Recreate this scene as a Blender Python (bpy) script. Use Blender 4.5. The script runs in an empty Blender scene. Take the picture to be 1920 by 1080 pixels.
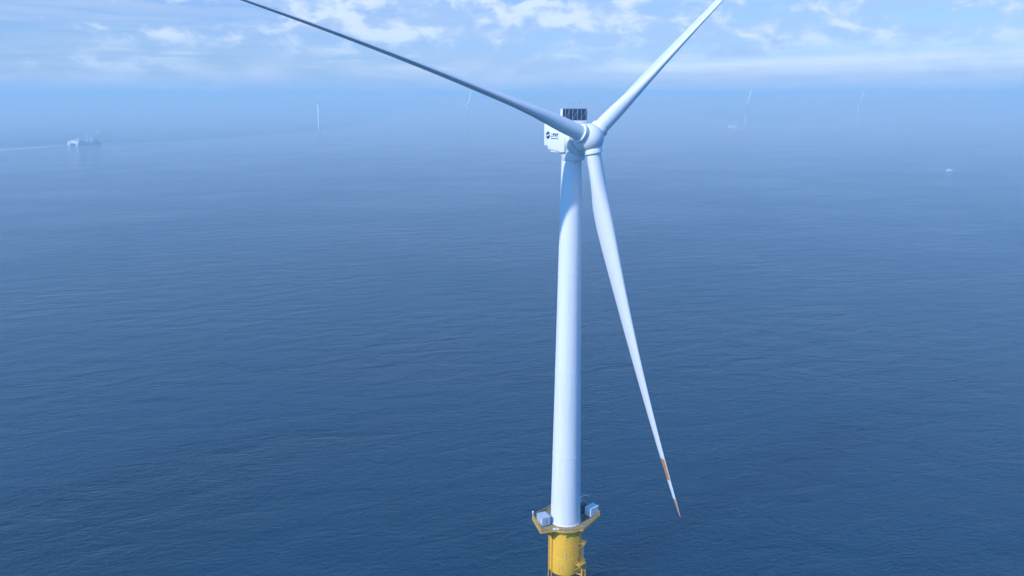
import bpy, bmesh, math, random
from mathutils import Vector, Matrix
random.seed(7)
S = bpy.context.scene
COL = S.collection
R = math.radians

# ------------------------------------------------------------------ camera
CAM_H = 123.0
cam_d = bpy.data.cameras.new("camera")
cam_d.sensor_width = 36.0
cam_d.lens = 36.0 * 1493.0 / 1920.0
cam_d.clip_start = 1.0
cam_d.clip_end = 60000.0
cam = bpy.data.objects.new("camera", cam_d)
cam.location = (0, 0, CAM_H)
cam.rotation_euler = (R(90 - 13.2298), 0, 0)
COL.objects.link(cam)
S.camera = cam

# ------------------------------------------------------------------ light
SUN_AZ = 47.0      # degrees to the left of the direction back to the camera
SUN_EL = 37.0
to_sun = Vector((-math.sin(R(SUN_AZ)) * math.cos(R(SUN_EL)), -math.cos(R(SUN_AZ)) * math.cos(R(SUN_EL)), math.sin(R(SUN_EL))))
sun_d = bpy.data.lights.new("sun", 'SUN')
sun_d.energy = 2.8
sun_d.angle = R(0.9)
sun_d.color = (1.0, 0.975, 0.95)
sun = bpy.data.objects.new("sun", sun_d)
sun.rotation_euler = to_sun.to_track_quat('Z', 'Y').to_euler()
sun.location = (-200, -100, 400)
COL.objects.link(sun)

S.view_settings.view_transform = 'Standard'
S.view_settings.look = 'None'
S.view_settings.gamma = 1.0
S.view_settings.exposure = 0.5
S.cycles.volume_bounces = 1
S.cycles.max_bounces = 8


class N:
    """small helper round a node tree"""
    def __init__(self, tree):
        self.t = tree
        tree.nodes.clear()

    def n(self, kind, **kw):
        nd = self.t.nodes.new(kind)
        for k, v in kw.items():
            setattr(nd, k, v)
        return nd

    def l(self, a, b):
        self.t.links.new(a, b)

    def val(self, sock, v):
        if isinstance(v, bpy.types.NodeSocket):
            self.l(v, sock)
        else:
            sock.default_value = v

    def math(self, op, a, b=None, c=None, clamp=False):
        nd = self.n('ShaderNodeMath', operation=op, use_clamp=clamp)
        for i, v in enumerate((a, b, c)):
            if v is not None:
                self.val(nd.inputs[i], v)
        return nd.outputs[0]

    def vmath(self, op, a, b):
        nd = self.n('ShaderNodeVectorMath', operation=op)
        self.val(nd.inputs[0], a)
        self.val(nd.inputs[1], b)
        return nd.outputs[0]

    def noise(self, vec, scale=1.0, detail=4.0, rough=0.5, dist=0.0):
        nd = self.n('ShaderNodeTexNoise')
        nd.inputs['Scale'].default_value = scale
        nd.inputs['Detail'].default_value = detail
        nd.inputs['Roughness'].default_value = rough
        nd.inputs['Distortion'].default_value = dist
        self.l(vec, nd.inputs['Vector'])
        return nd.outputs[0]

    def ramp(self, v, a, b, lo=0.0, hi=1.0, smooth=True):
        nd = self.n('ShaderNodeMapRange')
        nd.interpolation_type = 'SMOOTHSTEP' if smooth else 'LINEAR'
        self.val(nd.inputs[0], v)
        for i, x in enumerate((a, b, lo, hi)):
            self.val(nd.inputs[1 + i], x)
        return nd.outputs[0]

    def mix(self, f, a, b, blend='MIX'):
        nd = self.n('ShaderNodeMix', data_type='RGBA', blend_type=blend)
        self.val(nd.inputs[0], f)
        self.val(nd.inputs[6], a if isinstance(a, bpy.types.NodeSocket) else (*a, 1))
        self.val(nd.inputs[7], b if isinstance(b, bpy.types.NodeSocket) else (*b, 1))
        return nd.outputs[2]


# ------------------------------------------------------------------ world: clear sky and banks of cloud
W = bpy.data.worlds.new("World")
S.world = W
W.use_nodes = True
w = N(W.node_tree)
sky = w.n('ShaderNodeTexSky', sky_type='NISHITA')
sky.sun_disc = False
sky.sun_elevation = R(SUN_EL)
sky.sun_rotation = math.atan2(to_sun.x, to_sun.y)
sky.air_density = 1.0
sky.dust_density = 0.6
sky.ozone_density = 4.0
tc = w.n('ShaderNodeTexCoord')
sep = w.n('ShaderNodeSeparateXYZ')
w.l(tc.outputs['Generated'], sep.inputs[0])
dx, dy, dz = sep.outputs
az = w.math('ARCTAN2', dx, dy)            # radians, right of straight ahead
el = w.math('ARCSINE', dz)


def ang(sa, se, off):
    cmb = w.n('ShaderNodeCombineXYZ')
    w.l(w.math('MULTIPLY', az, sa), cmb.inputs[0])
    w.l(w.math('MULTIPLY', el, se), cmb.inputs[1])
    cmb.inputs[2].default_value = off
    return cmb.outputs[0]


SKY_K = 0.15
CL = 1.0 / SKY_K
# puffy cumulus, a layer of broken cloud and thin streaks above the fog
puff = w.noise(ang(25, 46, 3.1), 1.0, 9, 0.58, 0.3)
big = w.noise(ang(6, 20, 8.4), 1.0, 3, 0.5)
big = w.math('ADD', big, w.math('MULTIPLY', w.ramp(w.math('ABSOLUTE', az), R(22), R(4)), 0.10))
pband = w.math('MULTIPLY', w.ramp(el, R(2.6), R(4.3)), w.ramp(el, R(13), R(7.5)))
pm = w.math('ADD', puff, w.math('MULTIPLY', w.math('SUBTRACT', big, 0.5), 0.5))
puffm = w.math('MULTIPLY', w.ramp(pm, 0.36, 0.68), pband)
strk = w.noise(ang(7, 95, 1.7), 1.0, 6, 0.55, 0.3)
strkm = w.math('MULTIPLY', w.ramp(strk, 0.34, 0.62), w.ramp(el, R(12), R(6)))
cover = w.math('MAXIMUM', w.math('MULTIPLY', puffm, 0.9), w.math('MULTIPLY', strkm, 0.75))
lum = w.ramp(pm, 0.46, 0.70)
ccol = w.mix(lum, (0.35 * CL, 0.46 * CL, 0.66 * CL), (0.60 * CL, 0.68 * CL, 0.79 * CL))
skyc = w.mix(cover, w.mix(1.0, sky.outputs[0], w.mix(w.ramp(el, R(6), R(9)), (0.46, 0.54, 0.80), w.mix(w.ramp(el, R(17), R(32)), (0.16, 0.82, 1.42), (0.24, 0.66, 1.08))), 'MULTIPLY'), ccol)  # upper sky, out of view, tinted extra blue to colour sea reflections and shade
# pale flat sheet of cloud low on the right
els = w.math('SUBTRACT', el, w.math('MULTIPLY', az, 0.025))
sheetn = w.noise(ang(5, 150, 9.3), 1.0, 5, 0.55, 0.3)
sheet = w.math('MULTIPLY', w.math('MULTIPLY', w.ramp(els, R(0.9), R(1.4)), w.ramp(els, R(2.7), R(1.9))), w.ramp(az, R(2), R(10)))
skyc = w.mix(w.math('MULTIPLY', sheet, w.ramp(sheetn, 0.30, 0.62, 0.35, 1.0)), skyc, (0.66 * CL, 0.74 * CL, 0.86 * CL))
# bank of sea fog far off, its top uneven
fogn = w.noise(ang(8, 30, 5.5), 1.0, 6, 0.6, 0.4)
fogm = w.ramp(w.math('SUBTRACT', el, w.math('MULTIPLY', w.math('SUBTRACT', fogn, 0.5), 0.085)), R(2.6), R(0.9))
skyc = w.mix(w.math('MULTIPLY', fogm, 0.9), skyc, w.mix(w.ramp(fogn, 0.35, 0.65), (0.42 * CL, 0.46 * CL, 0.62 * CL), (0.54 * CL, 0.58 * CL, 0.72 * CL)))
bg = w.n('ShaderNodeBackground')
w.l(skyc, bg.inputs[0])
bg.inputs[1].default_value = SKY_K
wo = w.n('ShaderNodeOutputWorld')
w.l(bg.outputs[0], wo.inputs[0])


# ------------------------------------------------------------------ materials
def mat(name):
    m = bpy.data.materials.new(name)
    m.use_nodes = True
    return m, N(m.node_tree)


def finish(nt, bsdf, disp=None):
    o = nt.n('ShaderNodeOutputMaterial')
    nt.l(bsdf.outputs[0], o.inputs[0])


def paint(name, col, rough=0.4, wear=0.12, streak=True, scale=0.6, metal=0.0, rust=None):
    """painted steel or gelcoat with faint weathering"""
    m, n = mat(name)
    b = n.n('ShaderNodeBsdfPrincipled')
    t = n.n('ShaderNodeTexCoord')
    mp = n.n('ShaderNodeMapping')
    mp.inputs['Scale'].default_value = (scale * 2.2, scale * 2.2, scale * (0.12 if streak else 2.2))
    n.l(t.outputs['Object'], mp.inputs['Vector'])
    s1 = n.noise(mp.outputs[0], 1.0, 5, 0.6)
    s2 = n.noise(t.outputs['Object'], scale * 0.7, 4, 0.55)
    f = n.math('MULTIPLY', n.ramp(s1, 0.45, 0.75), wear)
    dark = tuple(c * 0.55 for c in col)
    c = n.mix(f, col, dark)
    c = n.mix(n.math('MULTIPLY', n.ramp(s2, 0.5, 0.8), wear * 0.6), c, tuple(x * 0.75 for x in col))
    if rust:
        s3 = n.noise(mp.outputs[0], 2.3, 6, 0.65)
        c = n.mix(n.math('MULTIPLY', n.ramp(s3, 0.60, 0.72), rust), c, (0.16, 0.07, 0.025))
    n.l(c, b.inputs['Base Color'])
    b.inputs['Roughness'].default_value = rough
    b.inputs['Metallic'].default_value = metal
    finish(n, b)
    return m


M = {}
M['white'] = paint('white_paint', (0.80, 0.81, 0.82), 0.38, 0.10)
M['tower'] = paint('tower_paint', (0.76, 0.78, 0.81), 0.42, 0.2, True, 0.5)
M['blade'] = paint('blade_gelcoat', (0.80, 0.81, 0.82), 0.33, 0.08, False, 0.35)
M['band'] = paint('tip_band_paint', (0.58, 0.25, 0.06), 0.45, 0.15, False, 0.5)
M['flange'] = paint('flange_paint', (0.73, 0.75, 0.78), 0.45, 0.15, False, 1.0)
M['grey'] = paint('grey_paint', (0.33, 0.36, 0.40), 0.5, 0.2)
M['galv'] = paint('galvanised_steel', (0.42, 0.44, 0.46), 0.45, 0.2, False, 1.2)
M['yellow'] = paint('yellow_paint', (0.90, 0.50, 0.035), 0.45, 0.25, True, 0.7, 0.0, 0.8)
M['yellow_trim'] = paint('yellow_trim_paint', (0.70, 0.40, 0.04), 0.5, 0.3, True, 0.9, 0.0, 0.35)
M['dark'] = paint('dark_steel', (0.035, 0.06, 0.09), 0.5, 0.2)
M['radiator'] = paint('radiator_core', (0.032, 0.12, 0.24), 0.55, 0.3, True, 3.0)
M['box_blue'] = paint('container_blue_grey_paint', (0.40, 0.46, 0.55), 0.45, 0.2)
M['box_white'] = paint('container_white_paint', (0.82, 0.82, 0.82), 0.5, 0.18)
M['logo_light'] = paint('logo_mid_blue', (0.03, 0.09, 0.22), 0.4, 0.05)
M['logo_dark'] = paint('logo_deep_blue', (0.006, 0.035, 0.11), 0.4, 0.05)
M['pile'] = paint('wet_pile_steel', (0.05, 0.055, 0.05), 0.35, 0.3, True, 0.8, 0.0, 0.6)
M['hull_dark'] = paint('dark_hull_paint', (0.19, 0.25, 0.34), 0.4, 0.2)
M['hull_white'] = paint('ship_white_paint', (0.80, 0.81, 0.82), 0.4, 0.12)
M['glass'] = paint('window_glass', (0.03, 0.05, 0.07), 0.08, 0.0)
M['deck_red'] = paint('ship_deck_paint', (0.16, 0.19, 0.20), 0.6, 0.2)

# open steel grating of the service platform
m, n = mat('deck_grating')
b = n.n('ShaderNodeBsdfPrincipled')
t = n.n('ShaderNodeTexCoord')
br = n.n('ShaderNodeTexChecker')
br.inputs['Scale'].default_value = 9.0
n.l(t.outputs['Object'], br.inputs['Vector'])
g = n.noise(t.outputs['Object'], 1.4, 5, 0.6)
n.l(n.mix(n.ramp(g, 0.35, 0.7), n.mix(br.outputs['Fac'], (0.14, 0.15, 0.15), (0.23, 0.22, 0.20)), (0.26, 0.21, 0.13)), b.inputs['Base Color'])
b.inputs['Roughness'].default_value = 0.6
finish(n, b)
M['grating'] = m

# sea
m, n = mat('sea_water')
b = n.n('ShaderNodeBsdfPrincipled')
geo = n.n('ShaderNodeNewGeometry')
P = geo.outputs['Position']


def wave(sx, sy, rot, detail, rough, dist=0.0, off=0.0):
    mp = n.n('ShaderNodeMapping')
    mp.vector_type = 'TEXTURE'
    mp.inputs['Location'].default_value = (off, off * 0.7, 0)
    mp.inputs['Rotation'].default_value = (0, 0, R(rot))
    mp.inputs['Scale'].default_value = (sx, sy, 10)
    n.l(P, mp.inputs['Vector'])
    return n.noise(mp.outputs[0], 1.0, detail, rough, dist)


swell = wave(24, 12, 18, 3, 0.5, 0.5, 13)
sea1 = wave(6.2, 3.3, 14, 5, 0.62, 0.3, 57)
sea2 = wave(3.4, 1.8, -6, 5, 0.65, 0.2, 91)
chop = wave(1.7, 1.2, 25, 3, 0.6, 0.2, 33)
gust = wave(190, 120, 20, 4, 0.55, 0.6, 400)


def ridge(v):
    """peaked crests and round troughs"""
    return n.math('SUBTRACT', 0.5, n.math('ABSOLUTE', n.math('SUBTRACT', v, 0.5)))


amp = n.ramp(gust, 0.3, 0.7, 0.7, 1.3, False)
hgt = n.math('MULTIPLY', swell, 1.5)
hgt = n.math('ADD', hgt, n.math('MULTIPLY', ridge(sea1), n.math('MULTIPLY', amp, 1.15)))
hgt = n.math('ADD', hgt, n.math('MULTIPLY', ridge(sea2), n.math('MULTIPLY', amp, 0.6)))
hgt = n.math('ADD', hgt, n.math('MULTIPLY', chop, n.math('MULTIPLY', amp, 0.17)))
bump = n.n('ShaderNodeBump')
bump.inputs['Strength'].default_value = 1.0
bump.inputs['Distance'].default_value = 1.0
n.l(hgt, bump.inputs['Height'])
n.l(bump.outputs[0], b.inputs['Normal'])
wc = n.mix(n.ramp(gust, 0.3, 0.7), (0.0, 0.024, 0.050), (0.0, 0.040, 0.082))
n.l(wc, b.inputs['Base Color'])
n.l(n.ramp(gust, 0.3, 0.7, 0.06, 0.11), b.inputs['Roughness'])
b.inputs['IOR'].default_value = 1.333
b.inputs['Specular Tint'].default_value = (0.6, 0.85, 1.0, 1)
b.subsurface_method = 'BURLEY'
b.inputs['Subsurface Weight'].default_value = 1.0
b.inputs['Subsurface Radius'].default_value = (1.0, 1.0, 1.0)
b.inputs['Subsurface Scale'].default_value = 60.0
finish(n, b)
M['water'] = m

# foam of the wakes
m, n = mat('wake_foam')
b = n.n('ShaderNodeBsdfPrincipled')
geo = n.n('ShaderNodeNewGeometry')
mp = n.n('ShaderNodeMapping')
mp.inputs['Scale'].default_value = (0.02, 0.09, 0.1)
n.l(geo.outputs['Position'], mp.inputs['Vector'])
f = n.noise(mp.outputs[0], 1.0, 6, 0.65)
b.inputs['Base Color'].default_value = (0.6, 0.68, 0.74, 1)
b.inputs['Roughness'].default_value = 0.7
n.l(n.ramp(f, 0.30, 0.62, 0.05, 0.85), b.inputs['Alpha'])
finish(n, b)
M['foam'] = m


# ------------------------------------------------------------------ mesh helpers
def put(name, bm, material, parent=None, smooth=None):
    """link a bmesh as one object; smooth = angle in degrees under which faces shade smooth"""
    bmesh.ops.recalc_face_normals(bm, faces=bm.faces)
    me = bpy.data.meshes.new(name)
    if smooth is not None:
        for f in bm.faces:
            f.smooth = True
        for e in bm.edges:
            if len(e.link_faces) == 2 and e.calc_face_angle(0) > R(smooth):
                e.smooth = False
    bm.to_mesh(me)
    bm.free()
    for mm in (material if isinstance(material, (list, tuple)) else [material]):
        me.materials.append(M[mm])
    o = bpy.data.objects.new(name, me)
    COL.objects.link(o)
    o.parent = parent
    return o


def thing(name, label, cat, loc=(0, 0, 0), rz=0.0, group=None):
    o = bpy.data.objects.new(name, None)
    COL.objects.link(o)
    o.location = loc
    o.rotation_euler = (0, 0, rz)
    o.empty_display_size = 1
    tag(o, label, cat, group)
    return o


def tag(o, label, cat, group=None):
    o['label'] = label
    o['category'] = cat
    if group:
        o['group'] = group


def BM():
    return bmesh.new()


def ring_faces(bm, rings, cap0=True, cap1=True, closed=True):
    vs = [[bm.verts.new(p) for p in r] for r in rings]
    k = len(vs[0])
    out = []
    for a, b_ in zip(vs, vs[1:]):
        for i in range(k if closed else k - 1):
            j = (i + 1) % k
            out.append(bm.faces.new((a[i], a[j], b_[j], b_[i])))
    if cap0:
        bm.faces.new(vs[0])
    if cap1:
        bm.faces.new(vs[-1])
    return out


def frame(axis):
    z = Vector(axis).normalized()
    h = Vector((0, 0, 1)) if abs(z.z) < 0.9 else Vector((1, 0, 0))
    x = h.cross(z).normalized()
    return x, z.cross(x), z


def lathe(bm, prof, org=(0, 0, 0), axis=(0, 0, 1), seg=48, cap=True):
    """prof = [(radius, distance along the axis)]"""
    x, y, z = frame(axis)
    o = Vector(org)
    rings = []
    for r, h in prof:
        rings.append([o + z * h + (x * math.cos(a) + y * math.sin(a)) * r for a in (2 * math.pi * i / seg for i in range(seg))])
    ring_faces(bm, rings, cap, cap)


def tube(bm, a, b_, r, seg=8):
    a, b_ = Vector(a), Vector(b_)
    d = b_ - a
    if d.length > 1e-6:
        lathe(bm, [(r, 0), (r, d.length)], a, d, seg)


def path_tube(bm, pts, r, seg=8):
    for a, b_ in zip(pts, pts[1:]):
        tube(bm, a, b_, r, seg)


def obox(bm, c, ux, uy, uz, sx, sy, sz, bev=0.0):
    """oriented box: centre, three unit axes and full sizes"""
    c, ux, uy, uz = Vector(c), Vector(ux), Vector(uy), Vector(uz)
    vs = []
    for k in (-1, 1):
        for (i, j) in ((-1, -1), (1, -1), (1, 1), (-1, 1)):
            vs.append(bm.verts.new(c + ux * (i * sx / 2) + uy * (j * sy / 2) + uz * (k * sz / 2)))
    fs = [(0, 3, 2, 1), (4, 5, 6, 7), (0, 1, 5, 4), (1, 2, 6, 5), (2, 3, 7, 6), (3, 0, 4, 7)]
    faces = [bm.faces.new([vs[i] for i in f]) for f in fs]
    if bev > 0:
        ed = list({e for f in faces for e in f.edges})
        bmesh.ops.bevel(bm, geom=ed, offset=bev, segments=2, profile=0.7, affect='EDGES')


EX, EY, EZ = Vector((1, 0, 0)), Vector((0, 1, 0)), Vector((0, 0, 1))


def box(bm, x0, x1, y0, y1, z0, z1, bev=0.0):
    obox(bm, ((x0 + x1) / 2, (y0 + y1) / 2, (z0 + z1) / 2), EX, EY, EZ, x1 - x0, y1 - y0, z1 - z0, bev)


def prism(bm, poly, z0, z1):
    ring_faces(bm, [[Vector((x, y, z0)) for x, y in poly], [Vector((x, y, z1)) for x, y in poly]])


def lerp(tab, x):
    for (a, va), (b_, vb) in zip(tab, tab[1:]):
        if x <= b_:
            t_ = (x - a) / (b_ - a)
            return va + (vb - va) * t_
    return tab[-1][1]


# ------------------------------------------------------------------ the setting: water and the haze lying on it
bm = BM()
bmesh.ops.create_grid(bm, x_segments=24, y_segments=24, size=12000)
sea = put('water', bm, 'water')
sea['kind'] = 'structure'

m = bpy.data.materials.new('sea_haze')
m.use_nodes = True
n = N(m.node_tree)
pv = n.n('ShaderNodeVolumePrincipled')
pv.inputs['Color'].default_value = (0.56, 0.86, 0.98, 1)
pv.inputs['Density'].default_value = 0.00027
pv.inputs['Anisotropy'].default_value = 0.0
o_ = n.n('ShaderNodeOutputMaterial')
n.l(pv.outputs[0], o_.inputs['Volume'])
M['haze'] = m
bm = BM()
box(bm, -12500, 12500, -12500, 12500, -1.0, 222.0)
hz = put('haze', bm, 'haze')
hz['kind'] = 'stuff'

# the fog bank farther out: a wedge that thickens with distance, its top uneven
m = bpy.data.materials.new('fog_bank_volume')
m.use_nodes = True
n = N(m.node_tree)
pv = n.n('ShaderNodeVolumePrincipled')
pv.inputs['Color'].default_value = (0.98, 0.94, 0.93, 1)
pv.inputs['Density'].default_value = 0.00052
o_ = n.n('ShaderNodeOutputMaterial')
n.l(pv.outputs[0], o_.inputs['Volume'])
M['fog'] = m
from mathutils import noise as mnoise
bm = BM()
ys = [320, 450, 600, 800, 1000, 1250, 1500, 1800, 2100, 2450, 2800, 3200, 3600, 4100, 4700, 5400, 6200, 7200, 8500, 10000]
xs = [-11000 + 22000 * i / 90 for i in range(91)]
HGT = [(320, 0.5), (600, 8), (1000, 24), (1500, 50), (2200, 85), (3000, 122), (4000, 158), (5400, 186), (7000, 198), (11000, 200)]
def fog_top(x, y):
    k = min(1.0, max(0.0, (y - 600) / 3000))
    v = mnoise.fractal(Vector((x / 700.0, y / 1200.0, 4.2)), 0.7, 2.1, 6)
    v += 0.85 * math.exp(-((x - 1480) / 600) ** 2 - ((y - 3150) / 620) ** 2)
    gap = 0.75 * math.exp(-((x + 620) / 240) ** 2 - ((y - 2600) / 800) ** 2)
    gap += 0.90 * math.exp(-((x + 1130) / 340) ** 2 - ((y - 2000) / 480) ** 2)
    gap += 0.6 * math.exp(-((x - 720) / 160) ** 2 - ((y - 2600) / 450) ** 2)
    return min(219.0, max(0.5, (lerp(HGT, y) + k * 62 * v) * (1 - min(0.92, gap))))
tv = [[bm.verts.new((x, y, fog_top(x, y))) for x in xs] for y in ys]
bv = [[bm.verts.new((x, y, -0.5)) for x in xs] for y in ys]
for j in range(len(ys) - 1):
    for i in range(len(xs) - 1):
        bm.faces.new((tv[j][i], tv[j][i + 1], tv[j + 1][i + 1], tv[j + 1][i]))
        bm.faces.new((bv[j][i], bv[j + 1][i], bv[j + 1][i + 1], bv[j][i + 1]))
for j in range(len(ys) - 1):
    for i in (0, len(xs) - 1):
        bm.faces.new((tv[j][i], tv[j + 1][i], bv[j + 1][i], bv[j][i]))
for i in range(len(xs) - 1):
    for j in (0, len(ys) - 1):
        bm.faces.new((tv[j][i], tv[j][i + 1], bv[j][i + 1], bv[j][i]))
fb = put('fog', bm, 'fog')
fb['kind'] = 'stuff'


# ------------------------------------------------------------------ wind turbine
CHORD = [(0, 3.35), (3, 3.4), (7, 3.7), (11, 4.5), (15, 5.3), (19, 5.55), (24, 5.3), (30, 4.75), (38, 4.0), (46, 3.4), (54, 2.85), (64, 2.25), (74, 1.75), (84, 1.25), (91, 0.85), (94, 0.45), (95.1, 0.12)]
THICK = [(0, 1.0), (3, 1.0), (7, 0.88), (11, 0.62), (15, 0.44), (19, 0.36), (24, 0.31), (30, 0.28), (46, 0.22), (64, 0.19), (95.1, 0.17)]
ROUND = [(0, 0.0), (3, 0.0), (7, 0.25), (11, 0.7), (15, 0.95), (19, 1.0), (95.1, 1.0)]
TWIST = [(0, 4.0), (15, 4.0), (30, 2.5), (50, 1.0), (80, -0.5), (95.1, -1.0)]
BANDS = ((0.824, 0.887), (0.944, 1.01))


def blade_bm(hub, e, tg, ax, L, bend, seg=28, k=1.0):
    """feathered blade: chord lies nearly along the rotor axis, the tip bends in the plane of the disc"""
    base = [3.3, 4.5, 6, 7, 8.5, 10, 11.5, 13, 14.5, 16, 18, 20, 23, 26, 30, 34, 38, 42, 46, 50, 55, 60, 65, 70, 75, 81, 86, 92.3, 93.6, 94.6, 95.1]
    st = sorted(set([x for x in base] + [95.11 * 0.824, 95.11 * 0.887, 95.11 * 0.944]))
    rings = []
    for r in st:
        c, th, wd, tw = lerp(CHORD, r), lerp(THICK, r), lerp(ROUND, r), lerp(TWIST, r)
        d = R(tw + 2.0)
        X = ax * math.cos(d) + tg * math.sin(d)
        Y = tg * math.cos(d) - ax * math.sin(d)
        o = hub + e * (r * L / 95.11) + tg * (bend * (r / 95.11) ** 2)
        ring = []
        for i in range(seg):
            ph = 2 * math.pi * i / seg
            x = (1 + math.cos(ph)) / 2
            yt = 5 * th * (0.2969 * math.sqrt(x) - 0.126 * x - 0.3516 * x * x + 0.2843 * x ** 3 - 0.1015 * x ** 4)
            yy = math.copysign(yt, math.sin(ph)) if abs(math.sin(ph)) > 1e-6 else 0.0
            camber = 0.05 * 4 * x * (1 - x)
            ax_, ay_ = (0.32 - x) * c, (yy - camber) * c
            cx_, cy_ = -math.cos(ph) * c / 2 * (th if wd < 0.5 else 1), math.sin(ph) * c / 2
            if wd < 1:
                cx_ = -math.cos(ph) * 1.68
                cy_ = math.sin(ph) * 1.68
            ring.append(o + X * ((cx_ * (1 - wd) + ax_ * wd) * k) + Y * ((cy_ * (1 - wd) + ay_ * wd) * k))
        rings.append(ring)
    bm = BM()
    faces = ring_faces(bm, rings)
    kk = 0
    for q in range(len(st) - 1):
        f0 = (st[q] + st[q + 1]) / 2 / 95.11
        for i in range(seg):
            x = (1 + math.cos(2 * math.pi * (i + 0.5) / seg)) / 2
            if any(a < f0 < b_ for a, b_ in BANDS) and x > 0.10:
                faces[kk].material_index = 1
            kk += 1
    return bm


def turbine(label, px, py, hub_z, yaw, phi, bends, group, detail=True, tilt=4.08, cone=2.67, deck=19.9):
    root = thing('wind_turbine', label, 'wind turbine', (px, py, 0), 0, group)
    F = Vector((math.sin(yaw), -math.cos(yaw), 0))       # towards the rotor
    Rt = Vector((math.cos(yaw), math.sin(yaw), 0))
    ax = (F * math.cos(R(tilt)) + EZ * math.sin(R(tilt))).normalized()
    up = Rt.cross(F) * -1
    up = (ax.cross(Rt) * -1)
    if up.z < 0:
        up = -up
    top = Vector((0, 0, hub_z))
    hub = top + ax * 6.71
    seg = 72 if detail else 16
    # tower, sections bolted together
    bm = BM()
    zt = hub_z - 3.9
    z0 = deck + 0.9
    prof = []
    cuts = [0, 0.2, 0.44, 0.70, 0.985]
    for i in range(len(cuts)):
        t_ = cuts[i]
        r = 3.72 + (2.26 - 3.72) * t_
        z = z0 + (zt - z0) * t_
        if detail and 0 < i < len(cuts) - 1:
            prof += [(r, z - 0.09), (r - 0.03, z - 0.07), (r - 0.03, z - 0.03), (r + 0.02, z - 0.02), (r + 0.02, z + 0.1), (r, z + 0.12)]
        elif i == 0:
            prof += [(r + 0.16, z), (r + 0.16, z + 0.22), (r, z + 0.25)]
        else:
            prof += [(r, z)]
    prof += [(2.26, zt)]
    lathe(bm, prof, seg=seg)
    tower = put('tower', bm, 'tower', root, 30)
    if detail:
        for t_ in cuts[1:4]:
            r = 3.72 + (2.26 - 3.72) * t_
            z = z0 + (zt - z0) * t_
            bm = BM()
            lathe(bm, [(r - 0.02, z - 0.12), (r + 0.035, z - 0.11), (r + 0.035, z + 0.11), (r - 0.02, z + 0.12)], seg=seg)
            put('flange_ring', bm, 'flange', tower, 30)
    # yellow foundation piece
    bm = BM()
    zb = 7.6
    lathe(bm, [(4.05, zb), (4.15, zb + 0.4), (4.15, 11.9), (4.19, 11.93), (4.19, 12.05), (4.15, 12.08), (4.15, 15.6), (4.19, 15.63), (4.19, 15.75), (4.15, 15.78), (4.15, deck - 1.1), (4.45, deck - 0.7), (4.45, deck - 0.35), (4.2, deck - 0.3), (4.2, deck)], seg=seg)
    tp = put('transition_piece', bm, 'yellow', root, 30)
    bm = BM()
    lathe(bm, [(3.7, -0.9), (3.7, zb + 0.3)], seg=seg)
    put('pile', bm, 'pile', root, 30)
    # nacelle housing
    hw = 3.3
    ht = hub_z + 0.35
    def L3(f, r, u):
        return Vector((0, 0, ht)) + F * f + Rt * r + EZ * u
    bm = BM()
    side = [(-6.25, -2.05), (-6.25, 3.5), (-5.9, 3.7), (1.0, 3.7), (1.45, 3.5), (1.45, -3.2), (0.4, -3.3), (-1.0, -3.1), (-4.5, -2.8), (-4.75, -2.65), (-4.85, -2.05)]
    ring_faces(bm, [[L3(f, -hw, u) for f, u in side], [L3(f, hw, u) for f, u in side]])
    if detail:
        bmesh.ops.recalc_face_normals(bm, faces=bm.faces)
        ed = [e for e in bm.edges if e.calc_face_angle(0) > R(40)]
        bmesh.ops.bevel(bm, geom=ed, offset=0.22, segments=3, profile=0.5, affect='EDGES')
    nac = put('nacelle', bm, 'white', root, 35)
    # generator drum between housing and hub (rounded cover, then the ring)
    bm = BM()
    o = Vector((0, 0, ht)) + F * 0.0
    lathe(bm, [(2.9, 1.2), (3.25, 1.46), (3.55, 1.9), (3.68, 2.4), (3.68, 3.3), (3.6, 3.45), (3.6, 3.6), (3.45, 3.75), (2.7, 3.85)], top, ax, seg=seg)
    put('generator', bm, 'white', root, 30)
    # yaw skirt round the tower head
    bm = BM()
    lathe(bm, [(2.2, zt - 0.75), (2.45, zt - 0.7), (2.55, zt - 0.5), (2.9, ht - 2.9)], F * 0.55, seg=seg)
    put('yaw_skirt', bm, 'white', root, 30)
    # hub
    bm = BM()
    pr = []
    for i in range(0, 17):
        a = math.pi / 2 * i / 16
        pr.append((3.08 * math.cos(a), 6.55 + 2.95 * math.sin(a)))
    pr = [(2.55, 3.95), (2.95, 4.15), (3.06, 4.9), (3.09, 5.8)] + pr[:-1] + [(0.05, 9.5)]
    lathe(bm, pr, top, ax, seg=seg)
    hubo = put('hub', bm, 'white', root, 40)
    for kx, bend in enumerate(bends):
        A = phi + kx * 2 * math.pi / 3
        e0 = Rt * math.cos(A) + up * math.sin(A)
        tg = up * math.cos(A) - Rt * math.sin(A)
        e = (e0 * math.cos(R(cone)) + ax * math.sin(R(cone))).normalized()
        bl = put('blade', blade_bm(hub, e, tg, ax, 95.11, bend, 40 if detail else 10, 1.0), ['blade', 'band'], root, 50)
        if detail:
            bm = BM()
            lathe(bm, [(1.8, 2.2), (1.92, 2.35), (2.02, 2.6), (2.02, 3.28), (1.96, 3.34), (1.74, 3.36), (1.70, 3.42)], hub, e, seg=48)
            put('root_collar', bm, 'white', bl, 35)
    if not detail:
        bm = BM()
        lathe(bm, [(4.2, deck - 0.3), (6.2, deck - 0.2), (6.2, deck + 0.9), (3.9, deck + 0.9)], seg=seg)
        put('platform', bm, 'yellow_trim', root, 30)
        bm = BM()
        c = L3(0.7, 0, 4.9)
        obox(bm, c, Rt, F, EZ, 6.6, 0.7, 2.4)
        put('cooler', bm, 'radiator', root)
    return root, dict(F=F, Rt=Rt, ax=ax, up=up, L3=L3, hub=hub, tower=tower, tp=tp, nac=nac, top=top, ht=ht)


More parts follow.
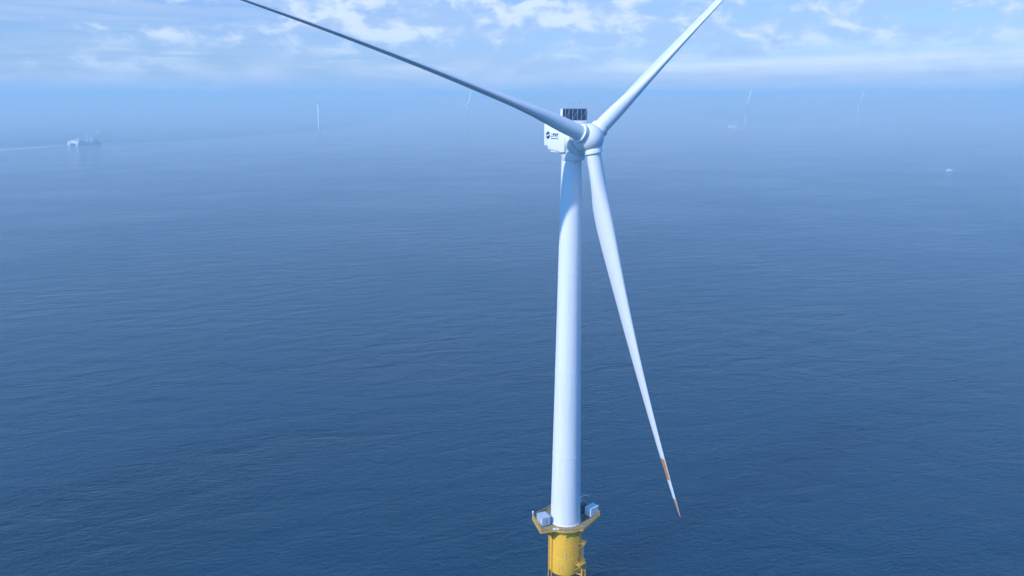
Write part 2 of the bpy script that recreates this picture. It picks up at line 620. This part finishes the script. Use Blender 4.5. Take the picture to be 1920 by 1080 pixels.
MAIN = (13.40, 181.0)
T, K = turbine('large white wind turbine filling the foreground on a yellow foundation', MAIN[0], MAIN[1], 114.69, R(32.96), R(-80.43), (6.29, -1.26, 5.39), 'offshore wind turbines')
F, Rt, L3 = K['F'], K['Rt'], K['L3']

# cooler on the roof: dark radiator panels behind white posts and braces
bm = BM()
CF, CU0, CU1, CW = 0.75, 3.72, 6.25, 3.45
obox(bm, L3(CF, 0, (CU0 + CU1) / 2), Rt, F, EZ, 2 * CW - 0.3, 0.30, CU1 - CU0 - 0.1)
cooler = put('cooler', bm, 'radiator', T)
bm = BM()
for i in range(46):
    r = -CW + 0.25 + (2 * CW - 0.5) * i / 45
    obox(bm, L3(CF + 0.165, r, (CU0 + CU1) / 2), Rt, F, EZ, 0.05, 0.04, CU1 - CU0 - 0.25)
put('fins', bm, 'radiator', cooler)
bm = BM()
posts = (-CW + 0.75, -CW + 1.75, -CW + 2.75, -CW + 4.15, -CW + 5.15, -CW + 6.45)
for i, r in enumerate(posts):
    obox(bm, L3(CF + 0.30, r, (CU0 + CU1) / 2), Rt, F, EZ, 0.06 if i % 3 else 0.10, 0.10, CU1 - CU0)
for i in range(0, 5):
    a, b_ = posts[i], posts[i + 1]
    if i in (0, 2, 4):
        tube(bm, L3(CF + 0.42, a, CU0 + 0.3), L3(CF + 0.42, b_, CU1 - 0.3), 0.03, 6)
    if i == 2:
        tube(bm, L3(CF + 0.46, a, CU1 - 0.3), L3(CF + 0.46, b_, CU0 + 0.3), 0.03, 6)
obox(bm, L3(CF, 0, CU1 + 0.04), Rt, F, EZ, 2 * CW, 0.5, 0.08)
put('cooler_frame', bm, 'grey', cooler)
for s in (-1, 1):
    bm = BM()
    prof = [(CF - 0.75, CU0 - 0.05), (CF + 0.32, CU0 - 0.05), (CF + 0.32, CU1), (CF - 0.35, CU1)]
    ring_faces(bm, [[L3(f, s * CW - 0.06, u) for f, u in prof], [L3(f, s * CW + 0.06, u) for f, u in prof]])
    put('side_fairing', bm, 'white', cooler)
for i, r in enumerate((-1.75, -0.3, 1.25)):
    bm = BM()
    p = L3(CF, r, CU1 + 0.06)
    tube(bm, p, p + EZ * 1.15, 0.035, 8)
    lathe(bm, [(0.03, 1.0), (0.1, 1.05), (0.1, 1.2), (0.03, 1.25)], p, EZ, 10)
    if i == 2:
        obox(bm, p + EZ * 1.2 + Rt * 0.12, Rt, F, EZ, 0.34, 0.06, 0.06)
    put('weather_mast', bm, 'grey', cooler, 40)
# white hatch box hanging under the housing, roof rail
bm = BM()
obox(bm, L3(-2.4, -2.6, -3.12), F, Rt, EZ, 3.0, 0.9, 0.32, 0.05)
put('service_hatch', bm, 'white', K['nac'])
bm = BM()
for f in (-6.0, -4.4, -2.8, -1.2, 0.2):
    for r in (-3.1, 3.1):
        tube(bm, L3(f, r, 3.66), L3(f, r, 4.7), 0.035, 6)
for u in (4.2, 4.7):
    path_tube(bm, [L3(0.2, -3.1, u), L3(-6.0, -3.1, u), L3(-6.0, 3.1, u), L3(0.2, 3.1, u)], 0.035, 6)
put('roof_rail', bm, 'white', K['nac'])
# panel joints and maintenance door on the housing side
# emblem: a disc split by a white wave, then the writing
FD = 0.03
def side_pt(f, u, out=FD):
    return L3(f, -3.3 - out, u)
EC = (-4.55, 0.42)
def emblem_half(sign):
    pts = []
    a0, a1 = (R(8), R(160)) if sign > 0 else (R(188), R(340))
    for i in range(25):
        a = a0 + (a1 - a0) * i / 24
        pts.append((EC[0] + 0.80 * math.cos(a), EC[1] + 0.80 * math.sin(a)))
    for i in range(13):
        t_ = i / 12
        x0, x1 = pts[24][0], pts[0][0]
        x = x0 + (x1 - x0) * t_
        y = EC[1] + sign * 0.13 + 0.16 * math.sin((x - EC[0]) / 0.80 * math.pi * 0.9) * (1 if sign > 0 else 1)
        pts.append((x, y))
    return pts
def flat(name, polys, mtl, parent, th=0.03):
    bm = BM()
    for pts in polys:
        a = [side_pt(f, u, 0.002) for f, u in pts]
        b_ = [side_pt(f, u, 0.002 + th) for f, u in pts]
        ring_faces(bm, [a, b_])
    return put(name, bm, mtl, parent)
flat('emblem', [emblem_half(1), [(EC[0] - 0.05, EC[1] + 0.74), (EC[0] + 0.26, EC[1] + 0.70), (EC[0] + 0.22, EC[1] + 0.98)]], 'logo_light', K['nac'])
flat('emblem', [emblem_half(-1), [(EC[0] - 0.30, EC[1] - 0.68), (EC[0] + 0.05, EC[1] - 0.74), (EC[0] - 0.22, EC[1] - 0.98)]], 'logo_dark', K['nac'])


def writing(name, body, f0, u0, width, height, mtl, parent):
    """flat letters on the left side of the housing; reading direction runs towards the rotor"""
    cu = bpy.data.curves.new(name, 'FONT')
    cu.body = body
    cu.size = 1.0
    cu.extrude = 0.0
    cu.offset = 0.022
    tmp = bpy.data.objects.new(name, cu)
    COL.objects.link(tmp)
    dg = bpy.context.evaluated_depsgraph_get()
    me = bpy.data.meshes.new_from_object(tmp.evaluated_get(dg))
    bpy.data.objects.remove(tmp)
    xs = [v.co.x for v in me.vertices]
    ys = [v.co.y for v in me.vertices]
    x0, x1, y0, y1 = min(xs), max(xs), min(ys), max(ys)
    bm = BM()
    bm.from_mesh(me)
    for v in bm.verts:
        v.co = side_pt(f0 + (v.co.x - x0) / (x1 - x0) * width, u0 + (v.co.y - y0) / (y1 - y0) * height, 0.004)
    r = bmesh.ops.extrude_face_region(bm, geom=bm.faces[:])
    for g_ in r['geom']:
        if isinstance(g_, bmesh.types.BMVert):
            g_.co = g_.co - Rt * 0.028
    return put(name, bm, mtl, parent)


writing('lettering', '上海电气', -3.4, 0.05, 2.75, 0.95, 'logo_dark', K['nac'])
writing('lettering', 'SHANGHAI ELECTRIC', -3.4, -0.38, 2.75, 0.24, 'logo_dark', K['nac'])

# ---- service platform of the main turbine
DZ = 20.8
edge = [(-8.2, 0.6), (-6.4, -6.0), (-4.3, -5.4)]
for i in range(1, 8):
    a = R(232 + (312 - 232) * i / 8)
    edge.append((5.75 * math.cos(a), 5.75 * math.sin(a)))
edge += [(4.0, -4.8), (8.8, 2.2), (5.0, 8.6), (-3.4, 5.8), (-4.6, 3.9)]
bm = BM()
prism(bm, edge, DZ - 0.12, DZ)
plat = put('platform', bm, 'grating', T)
bm = BM()
for a, b_ in zip(edge, edge[1:] + edge[:1]):
    a, b_ = Vector((*a, 0)), Vector((*b_, 0))
    d = (b_ - a).normalized()
    nrm = Vector((d.y, -d.x, 0))
    obox(bm, (a + b_) / 2 + EZ * (DZ - 0.14) + nrm * 0.06, d, nrm, EZ, (b_ - a).length + 0.1, 0.12, 0.42)
for a in range(0, 360, 45):
    d = Vector((math.cos(R(a)), math.sin(R(a)), 0))
    tube(bm, d * 4.2 + EZ * (DZ - 2.6), d * 5.4 + EZ * (DZ - 0.35), 0.13, 8)
for (x, y) in ((-7.6, 0.2), (-6.2, -5.2), (8.2, 2.1), (5.0, 7.6)):
    d = Vector((x, y, 0)).normalized()
    tube(bm, d * 4.15 + EZ * (DZ - 3.0), Vector((x, y, DZ - 0.4)), 0.16, 8)
put('support_beams', bm, 'yellow_trim', plat)
bm = BM()
for a, b_ in zip(edge, edge[1:] + edge[:1]):
    a, b_ = Vector((*a, DZ)), Vector((*b_, DZ))
    k = max(1, round((b_ - a).length / 1.0))
    for i in range(k):
        p = a.lerp(b_, i / k)
        tube(bm, p, p + EZ * 1.15, 0.05, 6)
    for u in (0.38, 0.76, 1.15):
        tube(bm, a + EZ * u, b_ + EZ * u, 0.045, 6)
put('railing', bm, 'yellow_trim', plat)
bm = BM()
tube(bm, (-8.15, 0.6, DZ), (-8.15, 0.6, DZ + 1.5), 0.09, 8)
lathe(bm, [(0.1, 1.5), (0.2, 1.55), (0.2, 1.95), (0.08, 2.05)], (-8.15, 0.6, DZ), EZ, 12)
put('navigation_light', bm, 'white', plat, 40)
# notice boards on the front rail
bm = BM()
for i, x in enumerate((-3.1, -2.3)):
    a = math.atan2(-5.3, x)
    obox(bm, (x, -5.45 + 0.02 * i, DZ + 0.55), Vector((1, -0.25, 0)).normalized(), Vector((0.25, 1, 0)).normalized(), EZ, 0.7, 0.04, 0.5)
put('notice_board', bm, 'white', plat)
# door into the tower, with its steps
bm = BM()
a = R(250)
d = Vector((math.cos(a), math.sin(a), 0))
tgt = Vector((-d.y, d.x, 0))
a2 = R(150)
d2 = Vector((math.cos(a2), math.sin(a2), 0))
t2 = Vector((-d2.y, d2.x, 0))
obox(bm, d2 * 3.66 + EZ * (DZ + 1.45), t2, d2, EZ, 1.1, 0.2, 2.3, 0.04)
put('door', bm, 'grey', K['tower'])

# ---- fittings on the yellow transition piece
bm = BM()
for ang_ in (196, 216):
    d = Vector((math.cos(R(ang_)), math.sin(R(ang_)), 0))
    rr_ = 4.34 if ang_ < 200 else 4.32
    path_tube(bm, [d * rr_ + EZ * 19.4, d * rr_ + EZ * 4.0, d * (rr_ + 0.2) + EZ * 2.0, d * (rr_ + 0.2) + EZ * -0.8], 0.13, 10)
    for z in (17.5, 14.5, 11.5, 9.3):
        obox(bm, d * (rr_ - 0.2) + EZ * z, d, Vector((-d.y, d.x, 0)), EZ, 0.5, 0.42, 0.2)
put('cable_tube', bm, 'yellow_trim', K['tp'], 40)


def ladder(bm, ang_, r0, z0, z1):
    d = Vector((math.cos(R(ang_)), math.sin(R(ang_)), 0))
    s = Vector((-d.y, d.x, 0))
    for k in (-1, 1):
        tube(bm, d * r0 + s * (0.28 * k) + EZ * z0, d * r0 + s * (0.28 * k) + EZ * z1, 0.05, 6)
    z = z0
    while z < z1:
        tube(bm, d * r0 - s * 0.28 + EZ * z, d * r0 + s * 0.28 + EZ * z, 0.022, 5)
        z += 0.35
    z = z0 + 2
    while z < z1:
        pts = [d * (r0 + 0.75 * math.sin(math.pi * i / 8)) + s * (0.38 * math.cos(math.pi * i / 8)) + EZ * z for i in range(9)]
        path_tube(bm, pts, 0.025, 5)
        z += 0.9
    for i in (2, 4, 6):
        a = math.pi * i / 8
        q = d * (r0 + 0.75 * math.sin(a)) + s * (0.38 * math.cos(a))
        tube(bm, q + EZ * (z0 + 2), q + EZ * z1, 0.022, 5)


bm = BM()
ladder(bm, 305, 4.45, 11.0, 20.9)
ladder(bm, 328, 4.5, 1.0, 15.5)
put('ladder', bm, 'yellow_trim', K['tp'])
# rest landings with rails
for (ang_, z, rad, wd) in ((334, 15.6, 4.75, 1.6), (318, 10.4, 4.85, 2.2)):
    d = Vector((math.cos(R(ang_)), math.sin(R(ang_)), 0))
    s = Vector((-d.y, d.x, 0))
    bm = BM()
    obox(bm, d * rad + EZ * z, d, s, EZ, 1.5, wd, 0.14)
    for k in (-1, 1):
        for q in (-0.7, 0.7):
            tube(bm, d * (rad + q) + s * (wd / 2 * k) + EZ * z, d * (rad + q) + s * (wd / 2 * k) + EZ * (z + 1.15), 0.045, 6)
        tube(bm, d * (rad - 0.7) + s * (wd / 2 * k) + EZ * (z + 1.1), d * (rad + 0.7) + s * (wd / 2 * k) + EZ * (z + 1.1), 0.045, 6)
        tube(bm, d * 4.1 + s * (wd / 2 * k) + EZ * (z - 1.4), d * (rad + 0.7) + s * (wd / 2 * k) + EZ * (z - 0.05), 0.08, 6)
    for u in (0.55, 1.1):
        tube(bm, d * (rad + 0.7) - s * wd / 2 + EZ * (z + u), d * (rad + 0.7) + s * wd / 2 + EZ * (z + u), 0.045, 6)
    put('rest_landing', bm, 'yellow_trim', K['tp'])
# boat landing bumpers
bm = BM()
d = Vector((math.cos(R(330)), math.sin(R(330)), 0))
s = Vector((-d.y, d.x, 0))
for k in (-1, 1):
    p = d * 5.3 + s * (1.0 * k)
    path_tube(bm, [d * 4.1 + s * (1.1 * k) + EZ * 10.6, p + EZ * 9.8, p + EZ * -0.8], 0.22, 10)
    for z in (7.5, 4.5, 1.5):
        tube(bm, d * 3.6 + s * (1.1 * k) + EZ * z, p + EZ * z, 0.14, 8)
put('boat_landing', bm, 'yellow_trim', K['tp'], 40)
# flange stubs and lifting lugs round the shell
for ang_, z in ((268, 17.6), (268, 13.7), (268, 13.0), (268, 12.3), (255, 10.2)):
    d = Vector((math.cos(R(ang_)), math.sin(R(ang_)), 0))
    bm = BM()
    lathe(bm, [(0.16, 4.1), (0.16, 4.28), (0.1, 4.3), (0.1, 4.36)], EZ * z, d, 12)
    put('flange_stub', bm, 'galv', K['tp'])

# ---- things standing on the platform
def container(name, label, cat, A, B, Cc, h, paint_, door_paint):
    """A, B, Cc: three corners of the footprint; the doors are on the face from A to B"""
    A, B, Cc = Vector((*A, 0)), Vector((*B, 0)), Vector((*Cc, 0))
    ux = (B - A).normalized()
    uy = Vector((-ux.y, ux.x, 0))
    wx, wy = (B - A).length, abs((Cc - A).dot(uy))
    root = thing(name, label, cat, (MAIN[0] + A.x, MAIN[1] + A.y, DZ), math.atan2(ux.y, ux.x))
    bm = BM()
    box(bm, 0, wx, 0, wy, 0.18, h - 0.04, 0.03)
    body = put('body', bm, paint_, root)
    k = int(wy / 0.32)
    for xs in (-0.01, wx + 0.01):
        bm = BM()
        for i in range(k):
            y = 0.2 + (wy - 0.4) * i / (k - 1)
            box(bm, xs - 0.02, xs + 0.02, y - 0.06, y + 0.06, 0.3, h - 0.2)
        box(bm, xs - 0.01, xs + 0.01, 0.1, wy - 0.1, 0.32, h - 0.22)
        put('side_panel', bm, paint_, body)
    bm = BM()
    box(bm, -0.06, wx + 0.06, -0.06, wy + 0.06, h - 0.03, h + 0.05, 0.02)
    put('roof', bm, paint_, root)
    bm = BM()
    for x in (0.1, wx - 0.1):
        box(bm, x - 0.1, x + 0.1, 0, wy, 0.0, 0.17)
    put('skid', bm, 'dark', root)
    for i in range(2):
        x0 = 0.12 + i * (wx - 0.24) / 2
        x1 = x0 + (wx - 0.24) / 2 - 0.04
        bm = BM()
        box(bm, x0, x1, -0.05, 0.02, 0.28, h - 0.22, 0.01)
        dd = put('door', bm, door_paint, root)
        bm = BM()
        hx = x1 - 0.12 if i == 0 else x0 + 0.12
        tube(bm, (hx, -0.09, 0.35), (hx, -0.09, h - 0.3), 0.022, 6)
        box(bm, hx - 0.12, hx + 0.12, -0.11, -0.055, 1.05, 1.12)
        put('handle', bm, 'galv', dd)
    return root, wx, wy, h


c1, wx, wy, h_ = container('equipment_container', 'blue grey metal container on the left wing of the platform', 'container', (-5.99, -3.75), (-3.9, -2.74), (-6.88, -0.95), 2.3, 'box_blue', 'box_blue')
bm = BM()
box(bm, -0.05, 0.0, 0.15, 0.55, 1.0, 2.0, 0.01)
put('notice_panel', bm, 'white', c1)
c2, wx, wy, h_ = container('equipment_container', 'white metal container on the right wing of the platform', 'container', (6.32, 0.75), (8.48, 2.74), (4.96, 2.07), 2.35, 'box_white', 'box_white')
bm = BM()
box(bm, wx * 0.62, wx * 0.72, -0.10, -0.055, 1.3, 1.75, 0.01)
put('notice_panel', bm, 'white', c2)

cab = thing('control_cabinet', 'tall dark steel cabinet beside the tower behind the white container', 'cabinet', (MAIN[0] + 4.6, MAIN[1] + 3.6, DZ), R(35))
bm = BM()
box(bm, -0.8, 0.8, -0.6, 0.6, 0.08, 2.5, 0.04)
put('body', bm, 'dark', cab)
bm = BM()
box(bm, -0.7, 0.7, -0.64, -0.58, 0.25, 2.35, 0.02)
dd = put('door', bm, 'dark', cab)
bm = BM()
tube(bm, (0.5, -0.68, 1.1), (0.5, -0.68, 1.5), 0.03, 6)
put('handle', bm, 'galv', dd)
bm = BM()
box(bm, -0.75, -0.6, -0.55, 0.55, 0, 0.08)
box(bm, 0.6, 0.75, -0.55, 0.55, 0, 0.08)
put('plinth', bm, 'galv', cab)

dc = thing('davit_crane', 'small pale davit crane folded at the back rail behind the white container', 'crane', (MAIN[0] + 4.2, MAIN[1] + 6.6, DZ), R(20))
bm = BM()
lathe(bm, [(0.35, 0), (0.35, 0.08), (0.2, 0.1), (0.17, 2.3), (0.24, 2.35), (0.24, 2.6), (0.1, 2.65)], (0, 0, 0), EZ, 16)
put('post', bm, 'white', dc, 40)
bm = BM()
path_tube(bm, [(0, 0, 2.5), (1.3, 0.1, 3.0), (2.6, 0.1, 2.5)], 0.12, 10)
put('boom', bm, 'white', dc)
bm = BM()
box(bm, -0.5, 0.15, -0.28, 0.28, 1.3, 1.9, 0.05)
lathe(bm, [(0.22, -0.35), (0.22, 0.35)], (0.32, 0, 1.6), EY, 16)
put('winch', bm, 'white', dc, 40)
bm = BM()
tube(bm, (2.6, 0.1, 2.5), (2.6, 0.1, 1.2), 0.02, 6)
lathe(bm, [(0.03, 0), (0.12, 0.08), (0.12, 0.25), (0.03, 0.32)], (2.6, 0.1, 0.95), EZ, 10)
put('hook', bm, 'dark', dc, 40)

bl = thing('waste_bin', 'small dark lidded bin on the platform in front of the white container', 'bin', (MAIN[0] + 4.75, MAIN[1] - 0.2, DZ))
bm = BM()
lathe(bm, [(0.26, 0.02), (0.32, 0.95), (0.30, 0.97)], (0, 0, 0), EZ, 18)
put('body', bm, 'dark', bl, 40)
bm = BM()
lathe(bm, [(0.35, 0.96), (0.35, 1.02), (0.22, 1.12), (0.05, 1.14)], (0, 0, 0), EZ, 18)
put('lid', bm, 'dark', bl, 40)

# ------------------------------------------------------------------ turbines in the haze
GRP = 'offshore wind turbines'
turbine('clearest distant white turbine in the haze below the long left blade', -735.7, 3096.7, 112.5, R(30), R(265), (5, 3, 3), GRP, False)
turbine('faint distant turbine in the haze just left of the big nacelle', -183.3, 3370.9, 109.5, R(34), R(75), (1, 1, 1), GRP, False)
turbine('faint distant turbine in the haze standing behind the offshore substation', 1071.0, 3734.0, 109.0, R(30), R(73), (1, 1, 1), GRP, False)
turbine('faintest distant turbine in the haze furthest right, one blade raised steeply', 1643.0, 3870.0, 113.4, R(40), R(62), (1, 1, 1), GRP, False)


# ------------------------------------------------------------------ ships
def ship_hull(bm, L, B, D, draft, bow=0.22, z_sheer=0.8):
    st = [0, 0.03, 0.12, 0.3, 0.5, 0.7, 1 - bow, 1 - bow * 0.5, 1 - bow * 0.2, 1.0]
    rings = []
    for t_ in st:
        x = -L / 2 + L * t_
        w_ = B / 2
        if t_ > 1 - bow:
            u = (t_ - (1 - bow)) / bow
            w_ *= math.sqrt(max(0.0004, 1 - u ** 2.2))
        if t_ < 0.12:
            w_ *= 0.9 + 0.1 * t_ / 0.12
        top = D + z_sheer * max(0, (t_ - 0.6) / 0.4) ** 2
        rings.append([Vector((x, -w_, top)), Vector((x, -w_ * 0.93, 0.0)), Vector((x - 0.0, -w_ * 0.7, -draft)), Vector((x, w_ * 0.7, -draft)), Vector((x, w_ * 0.93, 0.0)), Vector((x, w_, top))])
    ring_faces(bm, rings)


def lattice(bm, a, b_, w_, r, n_):
    a, b_ = Vector(a), Vector(b_)
    x, y, z = frame(b_ - a)
    cs = [x * w_ + y * w_, y * w_ - x * w_, -x * w_ - y * w_, x * w_ - y * w_]
    for c in cs:
        tube(bm, a + c, b_ + c, r, 5)
    for i in range(n_):
        p, q = a.lerp(b_, i / n_), a.lerp(b_, (i + 1) / n_)
        for k in range(4):
            c, d = cs[k], cs[(k + 1) % 4]
            tube(bm, p + c, q + d, r * 0.6, 4)


# white twin-hulled vessel, seen end on
cat = thing('work_vessel', 'bright white twin-hulled vessel on the sea at far left trailing a wake', 'ship', (-1241, 2312, 0), R(-12))
# local: +Y is the bow direction towards the camera side, X across
bm = BM()
for s in (-1, 1):
    x0 = s * 13.0
    rings = []
    for y, w_, zt_ in ((-22, 4.2, 6.4), (-20, 4.6, 6.4), (0, 4.8, 6.4), (14, 4.4, 6.8), (20, 2.2, 7.2), (22.5, 0.3, 7.6)):
        rings.append([Vector((x0 - w_, y, zt_)), Vector((x0 - w_ * 0.8, y, 0)), Vector((x0 - w_ * 0.5, y, -1.4)), Vector((x0 + w_ * 0.5, y, -1.4)), Vector((x0 + w_ * 0.8, y, 0)), Vector((x0 + w_, y, zt_))])
    ring_faces(bm, rings)
hullo = put('hull', bm, 'hull_white', cat, 30)
bm = BM()
box(bm, -17.6, 17.6, -21, 16, 5.2, 7.4, 0.2)
put('bridge_deck', bm, 'hull_white', cat)
bm = BM()
box(bm, -17.4, 17.4, -18, 12, 7.42, 12.4, 0.3)
box(bm, -8.5, 13.5, -12, 9, 12.42, 15.2, 0.3)
box(bm, -4, 4.5, -6, 5, 15.22, 17.2, 0.3)
house = put('deckhouse', bm, 'hull_white', cat)
for (x0, x1, z0, z1, y) in ((-16, -9.5, 9.2, 10.7, 12.05), (9.5, 16, 9.2, 10.7, 12.05), (-6.5, 11.5, 13.2, 14.4, 9.05), (-3.4, 3.9, 15.8, 16.7, 5.05)):
    bm = BM()
    box(bm, x0, x1, y - 0.05, y + 0.08, z0, z1)
    put('window', bm, 'glass', house)
    bm = BM()
    box(bm, x0, x1, -y - 6 - 0.08 if y > 12 else -y - 3.05, -y - 6 + 0.05 if y > 12 else -y - 2.92, z0, z1)
    put('window', bm, 'glass', house)
bm = BM()
lattice(bm, (0.5, 0, 17.2), (0.5, 0, 22.5), 0.8, 0.16, 4)
tube(bm, (-2.2, 0, 20.5), (3.2, 0, 20.5), 0.15, 6)
put('mast', bm, 'hull_white', cat)
bm = BM()
tube(bm, (-9, -4, 12.4), (-9, -4, 18.5), 0.9, 10)
tube(bm, (-9, -4, 18.2), (-15, 2, 25.5), 0.5, 8)
put('deck_crane', bm, 'hull_dark', cat)

# dark crane ship just behind it
cs = thing('crane_ship', 'low dark hulled crane ship in the haze right behind the white vessel', 'ship', (-1220, 2352, 0), R(8))
bm = BM()
ship_hull(bm, 42, 12, 6.5, 2.5)
put('hull', bm, 'hull_dark', cs, 30)
bm = BM()
box(bm, -20, 14, -5.4, 5.4, 6.45, 6.9)
put('deck', bm, 'deck_red', cs)
bm = BM()
box(bm, -4.5, 1.5, -4.5, 4.5, 6.9, 12.5, 0.2)
box(bm, -3.8, 0.8, -4, 4, 12.5, 16.5, 0.2)
box(bm, -3.0, -0.2, -1.2, 1.2, 16.5, 19.5, 0.2)
dh = put('deckhouse', bm, 'hull_white', cs)
for z in (13.7, 9.5):
    bm = BM()
    box(bm, -3.4, 0.4, -4.56 if z < 12 else -4.06, -4.45 if z < 12 else -3.95, z, z + 1.4)
    put('window', bm, 'glass', dh)
bm = BM()
box(bm, -20, -13, -3.5, 3.5, 6.9, 11, 0.2)
lattice(bm, (-16.5, 0, 11), (-16.5, 0, 37), 1.3, 0.22, 9)
lattice(bm, (-16.5, 0, 24), (-8, 0, 27), 0.9, 0.18, 4)
put('crane_tower', bm, 'hull_white', cs)
bm = BM()
box(bm, 5, 14, -4.5, 4.5, 6.9, 11, 0.3)
box(bm, 8, 12, -3.5, 3.5, 11, 14.5, 0.3)
put('deck_cargo', bm, 'hull_dark', cs)

# a third ship far beyond
fs = thing('supply_ship', 'tiny far supply ship fading in the haze, right of the crane ship', 'ship', (-1548, 3050, 0), R(-10))
bm = BM()
ship_hull(bm, 34, 9, 4.5, 2)
put('hull', bm, 'hull_dark', fs, 30)
bm = BM()
box(bm, -13, -3, -4, 4, 4.5, 9.5, 0.2)
box(bm, -11, -5, -3.5, 3.5, 9.5, 13, 0.2)
dh = put('deckhouse', bm, 'hull_white', fs)
bm = BM()
box(bm, -10.6, -5.4, -3.56, -3.45, 10.6, 12)
put('window', bm, 'glass', dh)
bm = BM()
tube(bm, (6, 0, 4.5), (6, 0, 11), 0.7, 8)
tube(bm, (6, 0, 11), (15, 0, 7.5), 0.45, 8)
put('deck_crane', bm, 'hull_dark', fs)

# small motor boat on the right
mb = thing('motor_boat', 'small pale motor boat alone on the sea at far right', 'boat', (792, 1453, 0), R(176))
bm = BM()
ship_hull(bm, 11.5, 3.4, 1.3, 0.5, 0.4, 0.5)
put('hull', bm, 'hull_white', mb, 30)
bm = BM()
prof = [(-2.6, 1.3), (-2.4, 3.1), (1.0, 3.1), (2.4, 1.5), (2.4, 1.3)]
ring_faces(bm, [[Vector((x, -1.25, z)) for x, z in prof], [Vector((x, 1.25, z)) for x, z in prof]])
cabn = put('cabin', bm, 'hull_white', mb)
for y in (-1.27, 1.27):
    bm = BM()
    box(bm, -2.0, 0.8, y - 0.03, y + 0.03, 2.2, 2.85)
    put('window', bm, 'glass', cabn)
bm = BM()
tube(bm, (-1, 0, 3.1), (-1, 0, 4.4), 0.06, 6)
tube(bm, (-1, -0.8, 3.9), (-1, 0.8, 3.9), 0.05, 6)
put('mast', bm, 'hull_white', mb)

# offshore substation: jacket legs carrying stacked decks
ss = thing('offshore_substation', 'pale offshore substation on jacket legs in the haze right of the turbine', 'substation', (810, 2960, 0), R(6))
bm = BM()
tops = [(-13, -10), (11, -10), (11, 10), (-13, 10)]
for i, (x, y) in enumerate(tops):
    nx, ny = tops[(i + 1) % 4]
    tube(bm, (x * 1.22, y * 1.22, -1), (x, y, 20), 0.9, 10)
    tube(bm, (x * 1.22, y * 1.22, 0.5), (nx, ny, 19), 0.45, 6)
    tube(bm, (nx * 1.22, ny * 1.22, 0.5), (x, y, 19), 0.45, 6)
    tube(bm, (x, y, 19), (nx, ny, 19), 0.5, 6)
put('jacket', bm, 'yellow_trim', ss, 40)
bm = BM()
box(bm, -15, 25, -12, 12, 20, 21.4)
box(bm, -20, 14, -12, 12, 27.0, 28.2)
dk = put('deck', bm, 'hull_white', ss)
bm = BM()
for x in (-14, -4, 5, 13):
    for y in (-11, 11):
        tube(bm, (x, y, 21.4), (x, y, 27), 0.5, 8)
for z in (22.6, 29.4):
    for y in (-11.8, 11.8):
        tube(bm, (-15 if z < 25 else -20, y, z), (25 if z < 25 else 14, y, z), 0.12, 4)
put('column', bm, 'hull_white', dk)
bm = BM()
box(bm, -11, 3, -8, 8, 21.4, 25.6, 0.2)
box(bm, 6, 18, -7, 7, 21.4, 24.8, 0.2)
box(bm, -19, -6, -10, 10, 28.2, 35.5, 0.2)
box(bm, -4, 4, -9, 9, 28.2, 38.0, 0.2)
box(bm, 5.5, 12, -8, 8, 28.2, 33.5, 0.2)
md = put('module', bm, 'hull_white', ss)
for x0, x1, z0, z1, y in ((-17, -15, 30.5, 32.5, -10), (-13, -11, 30.5, 32.5, -10), (-2.5, 2.5, 34, 36, -9), (-9, -5, 22.5, 24.5, -8)):
    bm = BM()
    box(bm, x0, x1, y - 0.1, y + 0.05, z0, z1)
    put('louvre', bm, 'grey', md)
bm = BM()
tube(bm, (-12, 4, 35.5), (-12, 4, 42), 0.5, 8)
lattice(bm, (-12, 4, 41), (2, 2, 46), 0.7, 0.15, 6)
put('crane', bm, 'hull_white', ss)


# wakes on the water
def strip(name, pts, label=None):
    bm = BM()
    rings = []
    for i, (x, y, w_) in enumerate(pts):
        j = min(i + 1, len(pts) - 1)
        k = max(i - 1, 0)
        d = Vector((pts[j][0] - pts[k][0], pts[j][1] - pts[k][1], 0)).normalized()
        nn = Vector((-d.y, d.x, 0))
        rings.append([Vector((x, y, 0.05)) - nn * w_, Vector((x, y, 0.05)) + nn * w_])
    ring_faces(bm, rings, False, False, closed=False)
    o = put(name, bm, 'foam')
    o['kind'] = 'stuff'
    return o


strip('wake', [(-1228, 2292, 3), (-1262, 2290, 12), (-1278, 2275, 14), (-1287, 2220, 20), (-1290, 2161, 26), (-1318, 2077, 32), (-1350, 1980, 40)])
strip('wake', [(785, 1452.5, 0.8), (790, 1453, 1.6), (800, 1453.8, 2.2), (812, 1455, 3.0)])
